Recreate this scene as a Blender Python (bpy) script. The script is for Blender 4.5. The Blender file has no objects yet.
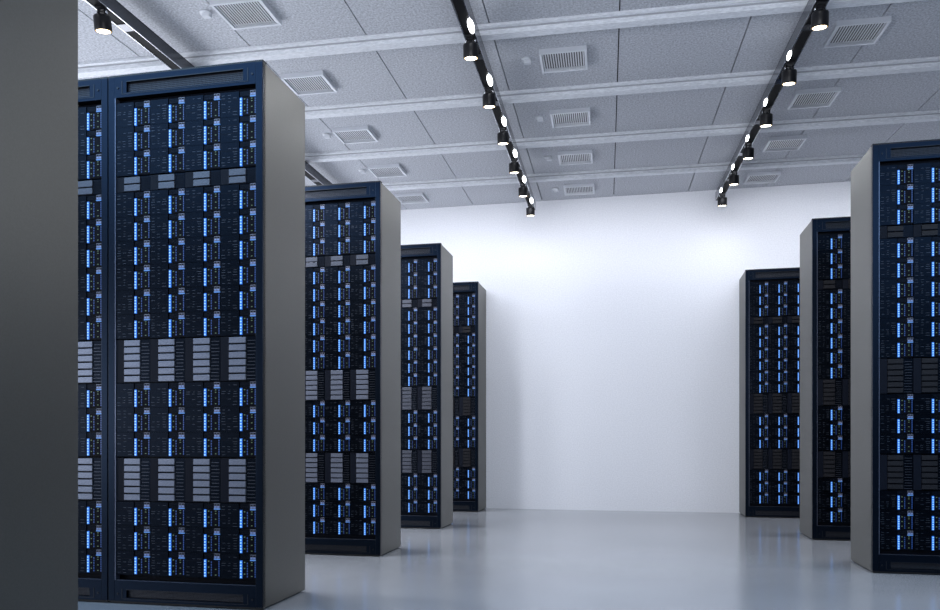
import bpy, bmesh, math, random
from mathutils import Vector, Matrix

SC = bpy.context.scene
COL = SC.collection
random.seed(4)
RAD = math.radians
SC.view_settings.view_transform = 'Standard'
SC.view_settings.look = 'None'
SC.view_settings.exposure = 0.0

# ------------------------------------------------------------------ materials
def new_mat(name):
    m = bpy.data.materials.new(name); m.use_nodes = True
    nt = m.node_tree
    return m, nt, nt.nodes['Principled BSDF']

def mat(name, col, rough=.5, metal=0., emit=None, strength=0., spec=.5):
    m, nt, b = new_mat(name)
    b.inputs['Base Color'].default_value = (*col, 1)
    b.inputs['Roughness'].default_value = rough
    b.inputs['Metallic'].default_value = metal
    b.inputs['Specular IOR Level'].default_value = spec
    if emit:
        b.inputs['Emission Color'].default_value = (*emit, 1)
        b.inputs['Emission Strength'].default_value = strength
    return m

def grain(name, c0, c1, scale, rough, bump=0., metal=0., dist=.002, detail=3, rough2=None, big=None, spec=.5, stretch=(1,1,1)):
    """colour speckle between c0 and c1 with bump, in object space"""
    m, nt, b = new_mat(name)
    N = nt.nodes; L = nt.links
    tc = N.new('ShaderNodeTexCoord')
    mp = N.new('ShaderNodeMapping'); mp.inputs['Scale'].default_value = stretch
    L.new(tc.outputs['Object'], mp.inputs['Vector'])
    nz = N.new('ShaderNodeTexNoise'); nz.inputs['Scale'].default_value = scale
    nz.inputs['Detail'].default_value = detail; nz.inputs['Roughness'].default_value = .7
    L.new(mp.outputs[0], nz.inputs['Vector'])
    cr = N.new('ShaderNodeValToRGB')
    cr.color_ramp.elements[0].position = .32; cr.color_ramp.elements[1].position = .68
    cr.color_ramp.elements[0].color = (*c0, 1); cr.color_ramp.elements[1].color = (*c1, 1)
    L.new(nz.outputs['Fac'], cr.inputs['Fac'])
    out = cr.outputs['Color']
    if big:
        n2 = N.new('ShaderNodeTexNoise'); n2.inputs['Scale'].default_value = big; n2.inputs['Detail'].default_value = 4
        L.new(tc.outputs['Object'], n2.inputs['Vector'])
        mr = N.new('ShaderNodeMapRange'); mr.inputs['To Min'].default_value = .86; mr.inputs['To Max'].default_value = 1.12
        L.new(n2.outputs['Fac'], mr.inputs['Value'])
        mx = N.new('ShaderNodeVectorMath'); mx.operation = 'SCALE'
        L.new(out, mx.inputs[0]); L.new(mr.outputs[0], mx.inputs['Scale'])
        out = mx.outputs[0]
    L.new(out, b.inputs['Base Color'])
    b.inputs['Metallic'].default_value = metal
    b.inputs['Specular IOR Level'].default_value = spec
    if rough2 is None:
        b.inputs['Roughness'].default_value = rough
    else:
        mr = N.new('ShaderNodeMapRange'); mr.inputs['To Min'].default_value = rough; mr.inputs['To Max'].default_value = rough2
        L.new(nz.outputs['Fac'], mr.inputs['Value']); L.new(mr.outputs[0], b.inputs['Roughness'])
    if bump:
        bp = N.new('ShaderNodeBump'); bp.inputs['Strength'].default_value = bump; bp.inputs['Distance'].default_value = dist
        L.new(nz.outputs['Fac'], bp.inputs['Height']); L.new(bp.outputs[0], b.inputs['Normal'])
    return m

M = {}
M['ceiling'] = grain('ceiling_panel_plaster', (.29,.30,.33), (.62,.64,.69), 85, .8, .6)
M['beam'] = grain('beam_plaster', (.58,.60,.64), (.82,.84,.88), 60, .8, .5, stretch=(.5,2.2,2.2))
M['groove_shade'] = mat('groove_shade', (.40,.41,.44), .9)  # shade inside the groove put into a greyer colour than the beam
M['gap'] = mat('gap_black', (.004,.004,.006), .9)
M['wall'] = grain('painted_wall', (.66,.67,.71), (.77,.78,.82), 85, .65, .3)
M['wall_dark'] = grain('dim_wall', (.07,.075,.085), (.09,.095,.105), 60, .7, .2)
M['floor'] = grain('polished_concrete', (.185,.195,.213), (.25,.26,.28), 170, .11, .02, rough2=.23, big=1.3, spec=.6)
M['side'] = grain('grey_coated_steel', (.150,.147,.133), (.166,.163,.149), 260, .42, .05, metal=1., dist=.0005)
M['frame'] = grain('navy_coated_steel', (.0078,.0125,.0225), (.009,.0145,.026), 200, .36, .04, metal=1., dist=.0004)
M['plinth'] = mat('plinth_black', (.004,.004,.006), .6)
M['blade'] = grain('server_face', (.0035,.0052,.0090), (.0062,.009,.0148), 240, .36, .15, metal=1., dist=.0006)
M['blade_dark'] = mat('server_recess', (.0035,.005,.010), .5, spec=.08)
M['slit'] = mat('server_slit', (.05,.06,.085), .45, .3)
M['slot'] = grain('drive_face_lit', (.095,.107,.145), (.155,.172,.225), 320, .38, .2, metal=.45, dist=.0006)  # stronger reflection on the left caddies put into a lighter colour
M['slot_half_lit'] = grain('drive_face_half_lit', (.045,.05,.065), (.075,.08,.105), 320, .38, .2, metal=.45, dist=.0006)  # same drive face with weaker reflection put into the colour
M['slot_unlit'] = grain('drive_face_unlit', (.008,.008,.010), (.015,.015,.018), 320, .5, .2, dist=.0006, spec=.12)  # same drive face coloured as if it reflects almost no light
M['rail'] = mat('drive_rail', (.055,.062,.085), .4, .5)
M['reveal'] = mat('reveal_glint', (.11,.13,.19), .35, .7)
M['grille'] = mat('grille_metal', (.038,.04,.05), .45, .6)
M['screw'] = mat('screw_dark', (.01,.012,.018), .4, .5)
M['port'] = mat('port_panel_black', (.0025,.003,.006), .5, spec=.05)
M['led'] = mat('led_blue', (.01,.03,.1), .4, emit=(.03,.22,1.0), strength=.8)
M['led_core'] = mat('led_white_blue', (.05,.1,.2), .4, emit=(.32,.66,1.0), strength=1.05)
M['dot_blue'] = mat('port_light_blue', (.01,.02,.06), .4, emit=(.012,.085,.42), strength=.4)
M['dot_green'] = mat('port_light_green', (.02,.04,.02), .4, emit=(.13,.21,.13), strength=.55)
M['bar'] = mat('link_light', (.03,.06,.12), .4, emit=(.09,.28,.8), strength=.65)
M['conn'] = mat('connector_grey', (.10,.105,.14), .5, .2)
M['conn_lit'] = mat('connector_lit', (.1,.13,.25), .4, emit=(.10,.17,.42), strength=.45)
M['track'] = mat('track_metal', (.13,.135,.15), .16, .9)
M['track_black'] = mat('track_channel', (.005,.005,.006), .5, spec=.08)
M['track_edge'] = mat('track_edge', (.7,.72,.76), .2, .9)
M['lamp_black'] = mat('lamp_black', (.006,.006,.008), .4, spec=.3)
M['chrome'] = mat('chrome', (.75,.77,.8), .12, 1.)
M['lens'] = mat('lamp_lens', (1,.9,.75), .4, emit=(1,.93,.78), strength=9)
M['lens_rim'] = mat('lamp_lens_rim', (1,.6,.2), .4, emit=(1,.62,.2), strength=1.6)
M['highlight'] = mat('track_highlight', (1,1,1), .4, emit=(.92,.96,1), strength=7)  # emission put in for the oval highlights along the tracks
M['vent'] = mat('vent_metal', (.62,.64,.68), .3, .3)
M['vent_back'] = mat('vent_back', (.05,.053,.06), .35, .4)
M['sensor'] = mat('sensor_plastic', (.62,.64,.68), .4)

# ------------------------------------------------------------------ mesh building
class MB:
    def __init__(s):
        s.bm = bmesh.new(); s.mats = []
    def mi(s, m):
        if m not in s.mats: s.mats.append(m)
        return s.mats.index(m)
    def box(s, x0, x1, y0, y1, z0, z1, m, bev=0):
        k = s.mi(m)
        vs = [s.bm.verts.new(p) for p in ((x0,y0,z0),(x1,y0,z0),(x1,y1,z0),(x0,y1,z0),(x0,y0,z1),(x1,y0,z1),(x1,y1,z1),(x0,y1,z1))]
        fs = []
        for q in ((0,3,2,1),(4,5,6,7),(0,1,5,4),(1,2,6,5),(2,3,7,6),(3,0,4,7)):
            f = s.bm.faces.new([vs[i] for i in q]); f.material_index = k; fs.append(f)
        if bev:
            es = list({e for f in fs for e in f.edges})
            bmesh.ops.bevel(s.bm, geom=es, offset=bev, segments=2, affect='EDGES', profile=.6)
    def quad(s, pts, m):
        f = s.bm.faces.new([s.bm.verts.new(p) for p in pts]); f.material_index = s.mi(m)
    def lathe(s, prof, m, seg=28, c=(0,0,0), axis='z', smooth=True):
        k = s.mi(m); rings = []
        for r, z in prof:
            ring = []
            for i in range(seg):
                a = 2*math.pi*i/seg
                p = (r*math.cos(a), r*math.sin(a), z)
                if axis == 'y': p = (p[0], p[2], p[1])
                if axis == 'x': p = (p[2], p[0], p[1])
                ring.append(s.bm.verts.new((p[0]+c[0], p[1]+c[1], p[2]+c[2])))
            rings.append(ring)
        for a, b in zip(rings, rings[1:]):
            for i in range(seg):
                j = (i+1) % seg
                f = s.bm.faces.new((a[i], a[j], b[j], b[i])); f.material_index = k; f.smooth = smooth
        for ring in (rings[0], rings[-1]):
            f = s.bm.faces.new(ring); f.material_index = k
    def prism(s, prof, x0, x1, m):
        """profile in (y,z), extruded along x"""
        k = s.mi(m)
        a = [s.bm.verts.new((x0, y, z)) for y, z in prof]; b = [s.bm.verts.new((x1, y, z)) for y, z in prof]
        n = len(prof)
        for i in range(n):
            j = (i+1) % n
            f = s.bm.faces.new((a[i], a[j], b[j], b[i])); f.material_index = k
        for q in (a, b):
            f = s.bm.faces.new(q); f.material_index = k
    def mesh(s, name, normals=True):
        if normals: bmesh.ops.recalc_face_normals(s.bm, faces=s.bm.faces)
        me = bpy.data.meshes.new(name); s.bm.to_mesh(me); s.bm.free()
        for m in s.mats: me.materials.append(m)
        return me
    def obj(s, name, parent=None, loc=(0,0,0)):
        return link(name, s.mesh(name), parent, loc)

def link(name, data, parent=None, loc=(0,0,0)):
    o = bpy.data.objects.new(name, data); COL.objects.link(o); o.location = loc
    if parent: o.parent = parent
    return o

def tag(o, label=None, cat=None, group=None, kind=None):
    if label: o['label'] = label
    if cat: o['category'] = cat
    if group: o['group'] = group
    if kind: o['kind'] = kind
    return o

def copy_tree(o, parent=None):
    c = o.copy(); COL.objects.link(c)
    if parent: c.parent = parent
    for ch in list(o.children):
        if ch.name in KIDS_SKIP: continue
        copy_tree(ch, c)
    return c
KIDS_SKIP = set()

# ------------------------------------------------------------------ measured layout
YAW = 11.955; F = 770.19; HOR = 441.07; HC = .6771
XL, XR, XR3 = -1.445, 1.1996, .9763          # inner faces of the two rows
W, D, H = .698, .4026, 2.2
ROW = [1.387, 2.8367, 4.297, 5.745, 7.203]
YW = 7.612                                    # back wall
CZ = 3.056; CRX, CRZ = 1.768, 1.888           # ceiling height at the wall, and its tilt

# ------------------------------------------------------------------ room shell
b = MB(); b.box(-5.2, 5.2, -3.5, YW+.15, -.06, 0, M['floor']); tag(b.obj('floor'), kind='structure')
b = MB(); b.box(-5.2, 5.2, YW, YW+.12, -.0, 3.6, M['wall']); tag(b.obj('wall_back'), kind='structure')
b = MB(); b.box(-5.3, -5.2, -3.5, YW+.12, 0, 3.6, M['wall_dark']); tag(b.obj('wall_left'), kind='structure')
b = MB(); b.box(5.2, 5.3, -3.5, YW+.12, 0, 3.6, M['wall_dark']); tag(b.obj('wall_right'), kind='structure')

CM = Matrix.Translation((0, 7.5716, 3.0532)) @ Matrix.Rotation(RAD(CRZ), 4, 'Z') @ Matrix.Rotation(RAD(CRX), 4, 'X')
U0, DU, V0, DV = -1.5731, .69535, -3.4271, .8773
def on_ceiling(o, u=0, v=0, h=0):
    o.matrix_world = CM @ Matrix.Translation((u, v, h)); return o

# ceiling: dark backing with separate inset panels (gaps are the black seams)
b = MB()
b.box(-5.6, 5.6, -11.2, .0+.25, .02, .08, M['gap'])
cols = [U0+k*DU for k in range(-6, 11)]
rows = [V0+k*DV for k in range(-9, 6)]
g = .0035
for u in cols[:-1]:
    for v in rows[:-1]:
        v1 = min(v+DV, .25)
        if v > .2: continue
        b.box(u+g, u+DU-g, v+.001, v1-.001, 0, .022, M['ceiling'])
ce = on_ceiling(b.obj('ceiling')); tag(ce, kind='structure')
for n, v in enumerate(rows[:-2]):
    if v > 0: continue
    b = MB()
    b.prism([(0,.001),(0,-.013),(.018,-.016),(.021,-.010),(.026,-.018),(.030,-.045),(.088,-.047),(.094,-.040),(.094,.001)], -5.5, 5.5, M['beam']); b.box(-5.5, 5.5, .0195, .0300, -.0215, -.012, M['groove_shade'])
    o = on_ceiling(b.obj('trim_%d' % (n+1)), 0, v, 0); tag(o, kind='structure')

# ------------------------------------------------------------------ server rack (local: x 0..W, front at y=0, depth +y)
def rack_parts():
    root = bpy.data.objects.new('server_rack', None); COL.objects.link(root); root.empty_display_size = .2
    t = .012
    b = MB(); b.box(.015, W-.015, .02, D-.01, 0, .02, M['plinth']); b.box(.003, W-.003, .002, .03, .004, .02, M['plinth']); b.obj('plinth', root)
    for x0, x1 in ((0, t), (W-t, W)):
        b = MB(); b.box(x0, x1, .003, D, .008, H-.006, M['side'], .0015); b.obj('side_panel', root)
    b = MB(); b.box(t, W-t, .01, D, H-.02, H-.006, M['side']); b.obj('top_panel', root)
    b = MB(); b.box(t, W-t, D-t, D, .02, H-.02, M['side']); b.obj('back_panel', root)
    # front frame: stiles and rails round the opening, with the grille windows cut out
    f = MB(); s = .030; m = M['frame']; y0, y1 = -.004, .022
    f.box(0, s, y0, y1, .012, H-.008, m, .002); f.box(W-s, W, y0, y1, .012, H-.008, m, .002)
    gx0, gx1 = .085, .613
    f.box(s, W-s, y0, y1, 2.168, H-.008, m); f.box(s, W-s, y0, y1, 2.106, 2.124, m)
    f.box(s, gx0, y0, y1, 2.124, 2.168, m); f.box(gx1, W-s, y0, y1, 2.124, 2.168, m)
    f.box(s, W-s, y0, y1, .058, .098, m); f.box(s, W-s, y0, y1, .012, .026, m)
    f.box(s, gx0, y0, y1, .026, .058, m); f.box(gx1, W-s, y0, y1, .026, .058, m)
    f.box(0, W, -.002, .03, H-.009, H, M['plinth'])
    # inner reveal of the opening, its edge glint put into a brighter colour
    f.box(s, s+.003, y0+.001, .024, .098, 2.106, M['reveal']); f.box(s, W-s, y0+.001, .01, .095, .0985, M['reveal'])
    fo = f.obj('front_frame', root)
    for z0, z1 in ((2.124, 2.168), (.026, .058)):
        b = MB(); b.box(gx0, gx1, .012, .016, z0, z1, M['blade_dark'])
        n = 88
        for i in range(n):                      # slanted mesh bars
            x = gx0 + (gx1-gx0)*(i+.5)/n
            b.quad([(x-.0022, .008, z0), (x+.0004, .008, z0), (x+.0026, .008, z1), (x, .008, z1)], M['grille'])
        for k in range(1, 6):
            z = z0+(z1-z0)*k/6
            b.box(gx0, gx1, .007, .009, z-.0009, z+.0009, M['grille'])
        b.obj('grille', fo)
        b = MB()
        e = .007
        xo0, xo1, zo0, zo1 = gx0-.022, gx1+.022, z0-.006, z1+.005
        for q in ((xo0, xo0+.003, zo0, zo1), (xo1-.003, xo1, zo0, zo1), (xo0, xo1, zo0, zo0+.002), (gx0, gx1, z1, z1+.003)):
            b.box(q[0], q[1], y0-.0012, y0+.002, q[2], q[3], M['screw'])
        b.obj('grille_border', fo)
        for x in (.045, W-.045):
            b = MB(); b.lathe([(.0042,-.003),(.0042,0),(.003,.001)], M['screw'], 12, (x, y0, (z0+z1)/2), 'y'); b.obj('screw', fo)
    # dark backing behind the servers
    b = MB(); b.box(s, W-s, .030, .034, .098, 2.106, M['blade_dark']); b.obj('mounting_plate', root)

    rnd = random.Random(7)
    CW, X0, CH = .1590, .0325, .1015
    # --- blade server -------------------------------------------------
    def blade_mesh(seed):
        r = random.Random(seed); b = MB()
        b.box(.0012, .0838, -.0, .02, 0, CH-.0012, M['blade'])
        b.box(.084, .158, .006, .02, 0, CH-.0012, M['blade_dark'])
        for z in (.0335, .0665): b.box(.0012, .0838, -.0004, .003, z, z+.0012, M['blade_dark'])
        for z in (.008, .020, .030, .041, .052, .061, .075, .087):
            for x0, x1 in ((.006, .026), (.032, .05), (.055, .078)):
                if r.random() < .55:
                    a = x0+r.random()*.006; c = x1-r.random()*.006
                    b.box(a, c, -.0006, .001, z, z+.0012, M['slit'])
        # ventilation grid over the lights
        b.box(.088, .130, .002, .007, .079, .0985, M['blade'])
        for i in range(9):
            x = .090+i*.0046
            for z in (.081, .0865, .092): b.box(x, x+.0028, .0012, .003, z, z+.0038, M['blade_dark'])
        return b.mesh('blade_server')
    bm_ = [blade_mesh(i) for i in range(4)]
    b = MB()
    b.box(.0868, .0963, .001, .006, .003, .0745, M['led'])
    for i in range(6):
        z = .0085+i*.0118
        b.lathe([(.0034, -.0012),(.0034, .002)], M['led_core'], 10, (.0912, .001, z), 'y')
    led = b.mesh('status_light_strip')
    def port_mesh(seed):
        r = random.Random(seed); b = MB()
        b.box(.0975, .1575, .002, .006, .003, .0745, M['port'])
        for z in (.066, .042, .019): b.box(.1045, .1100, .0008, .003, z, z+.0034, M['dot_green'])
        for x in (.1175, .1515):
            for i in range(6 if x < .13 else 7):
                z = .008+i*(.0105 if x < .13 else .0092); b.box(x, x+.0040, .0008, .003, z, z+.0068, M['dot_blue'])
        for z in (.067, .057, .034, .011):
            if r.random() < .85: b.box(.1360, .1415, .0008, .003, z, z+.003, M['dot_green'])
        return b.mesh('port_panel')
    pm = [port_mesh(i) for i in range(3)]
    b = MB()
    b.box(.1325, .1580, -.0005, .006, .0775, .0995, M['conn'])
    b.box(.1325, .1580, -.0015, .004, .0748, .0795, M['bar'])
    for x in (.1342, .1466):
        b.box(x, x+.0095, -.0015, .004, .0825, .0885, M['conn_lit'])
        b.box(x, x+.0095, -.0012, .004, .0915, .0965, M['blade_dark'])
    cm = b.mesh('connector_block')
    # --- bays -----------------------------------------------------------
    def bay(h, n):
        b = MB()
        b.box(.0012, .158, .010, .02, 0, h, M['blade_dark'])
        b.box(.0012, .038, .002, .012, 0, h, M['blade_dark']); b.box(.1135, .158, .004, .012, .001, h-.001, M['blade'])
        if n == 2:
            for i in range(8):
                for j in range(8):
                    x = .117+i*.0050; z = .004+j*(h-.008)/8
                    b.box(x, x+.003, .003, .005, z, z+.0045, M['blade_dark'])
        body = b.mesh('drive_bay' if n == 2 else 'storage_bay')
        sl = []; 
        p = h/n
        b = MB(); b.box(.0395, .1125, -.001, .012, .0028, p-.0032, M['slot_half_lit'] if n == 2 else M['slot'], .0008)
        b.box(.0395, .1125, -.0014, .0, .0030, .0046, M['rail'])
        slot = b.mesh('drive_caddy')
        rm = None
        if n > 2:
            r = random.Random(3); b = MB()
            for i in range(2*n):
                z = .006+i*(h-.01)/(2*n)
                a = .1155+r.random()*.006; c = .150+r.random()*.006
                b.box(a, c, .001, .005, z, z+.0016, M['rail'])
            rm = b.mesh('drive_rails')
        return body, slot, rm, p
    drv = bay(.0625, 2); sto = bay(.1785, 6)
    def put(x, z, spec, n):
        o = link('drive_bay' if n == 2 else 'storage_bay', spec[0], root, (x, 0, z))
        for i in range(n): link('drive_caddy', spec[1], o, (0, 0, i*spec[3]))
        if spec[2]: link('cooling_slots', spec[2], o)
    for c in range(4):
        x = X0+c*CW
        def blades(ztop, n):
            for k in range(n):
                o = link('blade_server', rnd.choice(bm_), root, (x, 0, ztop-CH*(k+1)))
                link('status_light_strip', led, o); link('port_panel', rnd.choice(pm), o); link('connector_block', cm, o)
        blades(2.0845, 3); put(x, 1.7130, drv, 2); blades(1.7110, 6); put(x, .9200, sto, 6)
        blades(.9175, 3); put(x, .4290, sto, 6); blades(.4265, 3)
    return root

proto = rack_parts()
CADDY = {}
def dim_caddies(root, kind):
    """give a copied rack drive caddies with duller reflection put into their colour"""
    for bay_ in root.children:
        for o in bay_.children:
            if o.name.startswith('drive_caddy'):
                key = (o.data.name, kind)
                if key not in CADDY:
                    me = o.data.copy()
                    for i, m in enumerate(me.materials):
                        me.materials[i] = M[kind] if m in (M['slot'], M['slot_half_lit']) else (M['blade'] if kind == 'slot_unlit' else m)
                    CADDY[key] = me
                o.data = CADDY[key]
RACKS = [
 # x of left face, row, label, group
 (XL-W,   1, 'large navy server rack in the left row, nearest one whose whole front is in view'),
 (XL-2*W-.004, 1, 'navy server rack at far left, its front a narrow slice beside the nearest full rack'),
 (XL-W,   0, 'server rack cut off by the left picture edge, only its dark grey side in view'),
 (XL-W,   2, 'second full server rack of the left row, three columns of blue lights showing'),
 (XL-W,   3, 'third full server rack of the left row, two columns of blue lights showing'),
 (XL-W,   4, 'smallest server rack of the left row, against the white back wall'),
 (XR,     2, 'largest server rack of the right row, cut off by the right picture edge'),
 (XR,     3, 'middle server rack of the right row, one column of blue lights showing'),
 (XR3,    4, 'farthest server rack of the right row, against the white back wall'),
]
KINDS = []
for i, (x, r, lab) in enumerate(RACKS):
    o = proto if i == 0 else copy_tree(proto)
    o.location = (x, {6: 4.289, 7: 5.643}.get(i, ROW[r]), 0)
    tag(o, lab, 'server rack', 'navy server racks')
    if i: KINDS.append((o, {4: 'slot_half_lit', 5: 'slot_unlit', 6: 'slot_unlit', 7: 'slot_unlit', 8: 'slot_unlit'}.get(i)))

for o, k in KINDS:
    if k: dim_caddies(o, k)

# ------------------------------------------------------------------ ceiling fittings
TR = {'left': -2.68, 'centre': -.958, 'right': .779}
TB, TT = -.132, -.058      # track bottom and top below the panels
TL = {'left': 'dark ceiling light track at upper left, passing behind the nearest racks',
      'centre': 'dark ceiling light track in the middle of the ceiling with six lit spotlights',
      'right': 'dark ceiling light track right of the middle, running above the right row of racks'}
for k, u in TR.items():
    root = bpy.data.objects.new('light_track', None); COL.objects.link(root)
    on_ceiling(root, u, 0, 0); tag(root, TL[k], 'light track', 'ceiling light tracks')
    v0, v1 = -8.6, -.10
    w = .031
    b = MB(); b.box(-w, -w+.006, v0, v1, TB, TT, M['track'], .001); b.box(w-.006, w, v0, v1, TB, TT, M['track'], .001)
    b.box(-w, w, v0, v1, TT-.006, TT, M['track']); b.box(-w, w, v1-.005, v1, TB, TT, M['track']); b.obj('track_housing', root)
    b = MB(); b.box(-w+.006, w-.006, v0, v1-.005, TB+.003, TB+.02, M['track_black']); b.obj('track_channel', root)
    b = MB(); e = .0018
    for x in (-w, w): b.box(x-e, x+e, v0, v1, TB-.0015, TB+.0015, M['track_edge'])
    b.obj('edge_strip', root)
    v = -.34-.40
    while v > v0:
        b = MB(); b.box(-w+.001, w-.001, v-.035, v+.035, TB-.001, TB+.01, M['track']); b.obj('track_joint', root); v -= .65
    v = -.62
    while v > v0:
        b = MB(); b.lathe([(.006, TT-.002), (.006, .001)], M['track'], 10, (0, v, 0)); b.obj('hanger', root); v -= 1.754
# one spotlight, copied
def spot_proto():
    root = bpy.data.objects.new('ceiling_spotlight', None); COL.objects.link(root)
    R_ = .0405
    TILT = Matrix.Translation((0, 0, -.175)) @ Matrix.Rotation(RAD(8), 4, 'X') @ Matrix.Translation((0, 0, .175))
    b = MB(); b.lathe([(R_*.55, -.166), (R_*.93, -.169), (R_, -.176), (R_, -.236), (R_*.93, -.240), (R_*.86, -.238), (R_*.84, -.232)], M['lamp_black'], 36)
    b.bm.transform(Matrix.Translation((0, 0, -.175)) @ Matrix.Rotation(RAD(8), 4, 'X') @ Matrix.Translation((0, 0, .175)))
    body_ = b.obj('lamp_body', root)
    b = MB(); b.lathe([(R_*.76, -.2395), (R_*.76, -.236)], M['lens'], 32); b.bm.transform(TILT); ln = b.obj('lens', root)
    b = MB(); b.lathe([(R_*.86, -.2388), (R_*.86, -.234)], M['lens_rim'], 32); b.bm.transform(TILT); b.obj('lens_rim', ln)
    b = MB()
    for s in (-1, 1):
        b.box(s*.018-.004, s*.018+.004, -.008, .008, -.172, TB+.012, M['lamp_black'], .001)
        b.lathe([(.007, -.004), (.007, .004)], M['chrome'], 14, (s*.0225, 0, -.152), 'x')
    b.box(-.022, .022, -.008, .008, -.150, -.146, M['lamp_black'])
    b.box(-.020, .020, -.03, .03, TB-.008, TB+.012, M['lamp_black'], .002)
    b.obj('yoke', root)
    # oval highlight painted by emission on the track's lower edge, before the lamp
    b = MB(); n = 20; seg = 16; k = b.mi(M['highlight']); rings = []
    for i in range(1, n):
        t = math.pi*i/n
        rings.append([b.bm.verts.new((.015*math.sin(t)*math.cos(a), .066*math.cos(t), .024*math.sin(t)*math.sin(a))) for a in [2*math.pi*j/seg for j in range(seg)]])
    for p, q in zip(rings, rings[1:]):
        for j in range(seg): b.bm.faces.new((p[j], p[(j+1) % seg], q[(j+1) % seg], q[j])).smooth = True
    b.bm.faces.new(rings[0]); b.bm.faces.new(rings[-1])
    sl_ = b.obj('highlight_oval', root); sl_.location = (.023, -.120, TB-.002)
    return root
sp0 = spot_proto()
ORD = ['first', 'second', 'third', 'fourth', 'fifth', 'sixth']
first = True
VS = [-.327-.6475*k for k in range(0, 7)]
LIGHTS = []
def spot(u, v, lab, grp):
    global first
    o = sp0 if first else copy_tree(sp0); first = False
    on_ceiling(o, u, v, 0); tag(o, lab, 'spotlight', grp); LIGHTS.append((u, v))
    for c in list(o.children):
        if c.name.startswith('highlight_oval'):
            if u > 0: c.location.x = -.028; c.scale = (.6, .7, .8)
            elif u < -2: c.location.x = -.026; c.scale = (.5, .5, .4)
for k, v in enumerate(VS):
    nth = ['nearest the back wall', 'second from the back wall', 'third from the back wall', 'fourth from the back wall', 'fifth from the back wall', 'sixth from the back wall', None]
    if nth[k]:
        spot(TR['centre'], v, 'small black spotlight on the middle ceiling track, '+nth[k], 'spotlights on the middle track')
        spot(TR['right'], v, 'small black spotlight on the right ceiling track, '+nth[k], 'spotlights on the right track')
spot(TR['left'], -4.18, 'lit black spotlight on the left ceiling track, above the nearest racks', 'spotlights on the left track')
spot(TR['left'], VS[3]+.0, 'black spotlight on the left ceiling track, mostly hidden behind the racks', 'spotlights on the left track')

# vents
def vent_proto():
    root = bpy.data.objects.new('ceiling_vent', None); COL.objects.link(root)
    hw, hl, t = .138, .130, .028
    b = MB()
    for q in ((-hw, hw, -hl, -hl+.014), (-hw, hw, hl-.014, hl), (-hw, -hw+.014, -hl+.014, hl-.014), (hw-.014, hw, -hl+.014, hl-.014)):
        b.box(q[0], q[1], q[2], q[3], -t, .001, M['vent'])
    b.obj('frame', root)
    b = MB(); b.box(-hw+.014, hw-.014, -hl+.014, hl-.014, -.006, .001, M['vent_back']); b.obj('backing', root)
    b = MB(); n = 17
    for i in range(n):
        x = -hw+.014+(2*hw-.028)*(i+.5)/n
        k = .0030
        b.prism([(0,0)]*0 or [(-hl+.014, -.021), (-hl+.014, -.018), (hl-.014, -.018), (hl-.014, -.021)], x-k, x+k, M['vent'])
    b.obj('slats', root)
    return root
def sensor_proto():
    root = bpy.data.objects.new('ceiling_sensor', None); COL.objects.link(root)
    b = MB(); b.lathe([(.030, .001), (.030, -.008), (.026, -.012), (.016, -.013)], M['sensor'], 24); b.obj('base', root)
    b = MB(); b.box(-.012, .030, -.018, .012, -.030, -.010, M['sensor'], .003); b.obj('sensor_head', root)
    return root
vp, sp = vent_proto(), sensor_proto()
vf = sf = True
POS = ['nearest the back wall', 'second from the back wall', 'third from the back wall', 'fourth from the back wall', 'fifth from the back wall']
for colname, u, vlist in (('left', -2.108, (-.32, -1.165, -2.02, -2.93, -3.80)), ('middle', -.502, (-.30, -1.195, -2.05, -2.955)), ('right', 1.116, (-.34, -1.21, -2.08, -2.978))):
    for k, v in enumerate(vlist):
        o = vp if vf else copy_tree(vp); vf = False
        on_ceiling(o, u, v, 0)
        tag(o, 'slatted metal ceiling vent in the %s row of vents, %s' % (colname, POS[k]), 'vent', 'ceiling vents')
        if colname != 'right':
            o = sp if sf else copy_tree(sp); sf = False
            on_ceiling(o, u-.222, v-.02, 0)
            tag(o, 'small pale ceiling sensor left of the %s row vent %s' % (colname, POS[k]), 'sensor', 'ceiling sensors')

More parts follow.
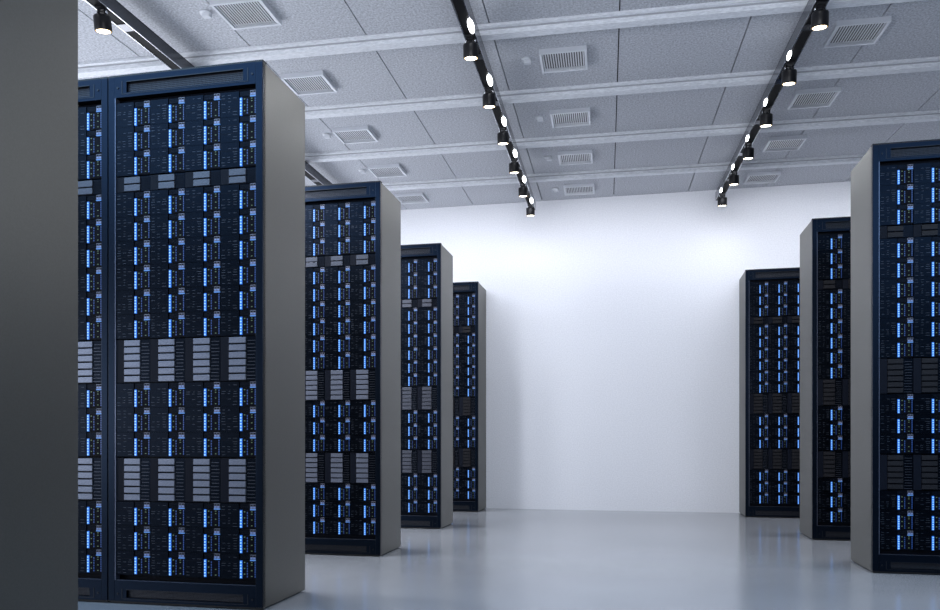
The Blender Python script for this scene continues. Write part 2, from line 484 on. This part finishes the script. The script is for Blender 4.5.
# ------------------------------------------------------------------ lights
def spot_light(u, v, power, size=150, col=(1,.97,.93), z=-.275, blend=.9, rad=.03):
    l = bpy.data.lights.new('spot_lamp', 'SPOT'); l.energy = power; l.spot_size = RAD(size); l.spot_blend = blend
    l.shadow_soft_size = rad; l.color = col
    o = bpy.data.objects.new('spot_lamp', l); COL.objects.link(o)
    p = CM @ Vector((u, v, z)); o.location = p
    return o
def area(loc, rot, sx, sy, power, col):
    l = bpy.data.lights.new('added_area_light', 'AREA'); l.shape = 'RECTANGLE'; l.size = sx; l.size_y = sy; l.energy = power; l.color = col
    o = bpy.data.objects.new('added_area_light', l); COL.objects.link(o); o.location = loc; o.rotation_euler = [RAD(a) for a in rot]
    return o
COOL = (.895, .925, 1.)
for u in (TR['left'], TR['centre'], TR['right'], 2.5):
    for k, v in enumerate(VS):
        spot_light(u, v, 3 if k == 0 else (165 if u < -2 else 75 if u > 2 else 16), size=165, col=COOL, blend=1, rad=.14 if abs(u) > 2 else .03)
# wide soft uplight from the left, plus a fill; both unseen, added lights
area((-4.9, 2.4, 1.1), (0, -115, 0), 1.6, 9.5, 225, COOL)
area((0, .6, 1.6), (132, 0, 0), 2.4, .8, 70, COOL)
wa = area((-.2, 6.7, 2.86), (60, 0, 0), 5.4, .2, 17, COOL); wa.data.spread = RAD(104)  # unseen wash light added to brighten the back wall
area((-2.75, 1.0, 2.70), (0, 0, 0), 2.5, 3.9, 125, (.40, .68, 1.))  # unseen blue light added to tint the left rack tops
area((2.65, 1.0, 2.70), (0, 0, 0), 2.3, 3.9, 125, (.40, .68, 1.))  # its twin, also added, for the right rack tops

w = bpy.data.worlds.new('world'); SC.world = w; w.use_nodes = True
w.node_tree.nodes['Background'].inputs[0].default_value = (.05, .065, .1, 1)
w.node_tree.nodes['Background'].inputs[1].default_value = .3

# ------------------------------------------------------------------ camera
cam = bpy.data.cameras.new('camera'); co = bpy.data.objects.new('camera', cam); COL.objects.link(co)
cam.sensor_width = 36; cam.lens = F/940*36; cam.clip_start = .02
co.location = (0, 0, HC); co.rotation_euler = (RAD(90), 0, RAD(YAW))
cam.shift_y = (HOR-305)/940
SC.camera = co
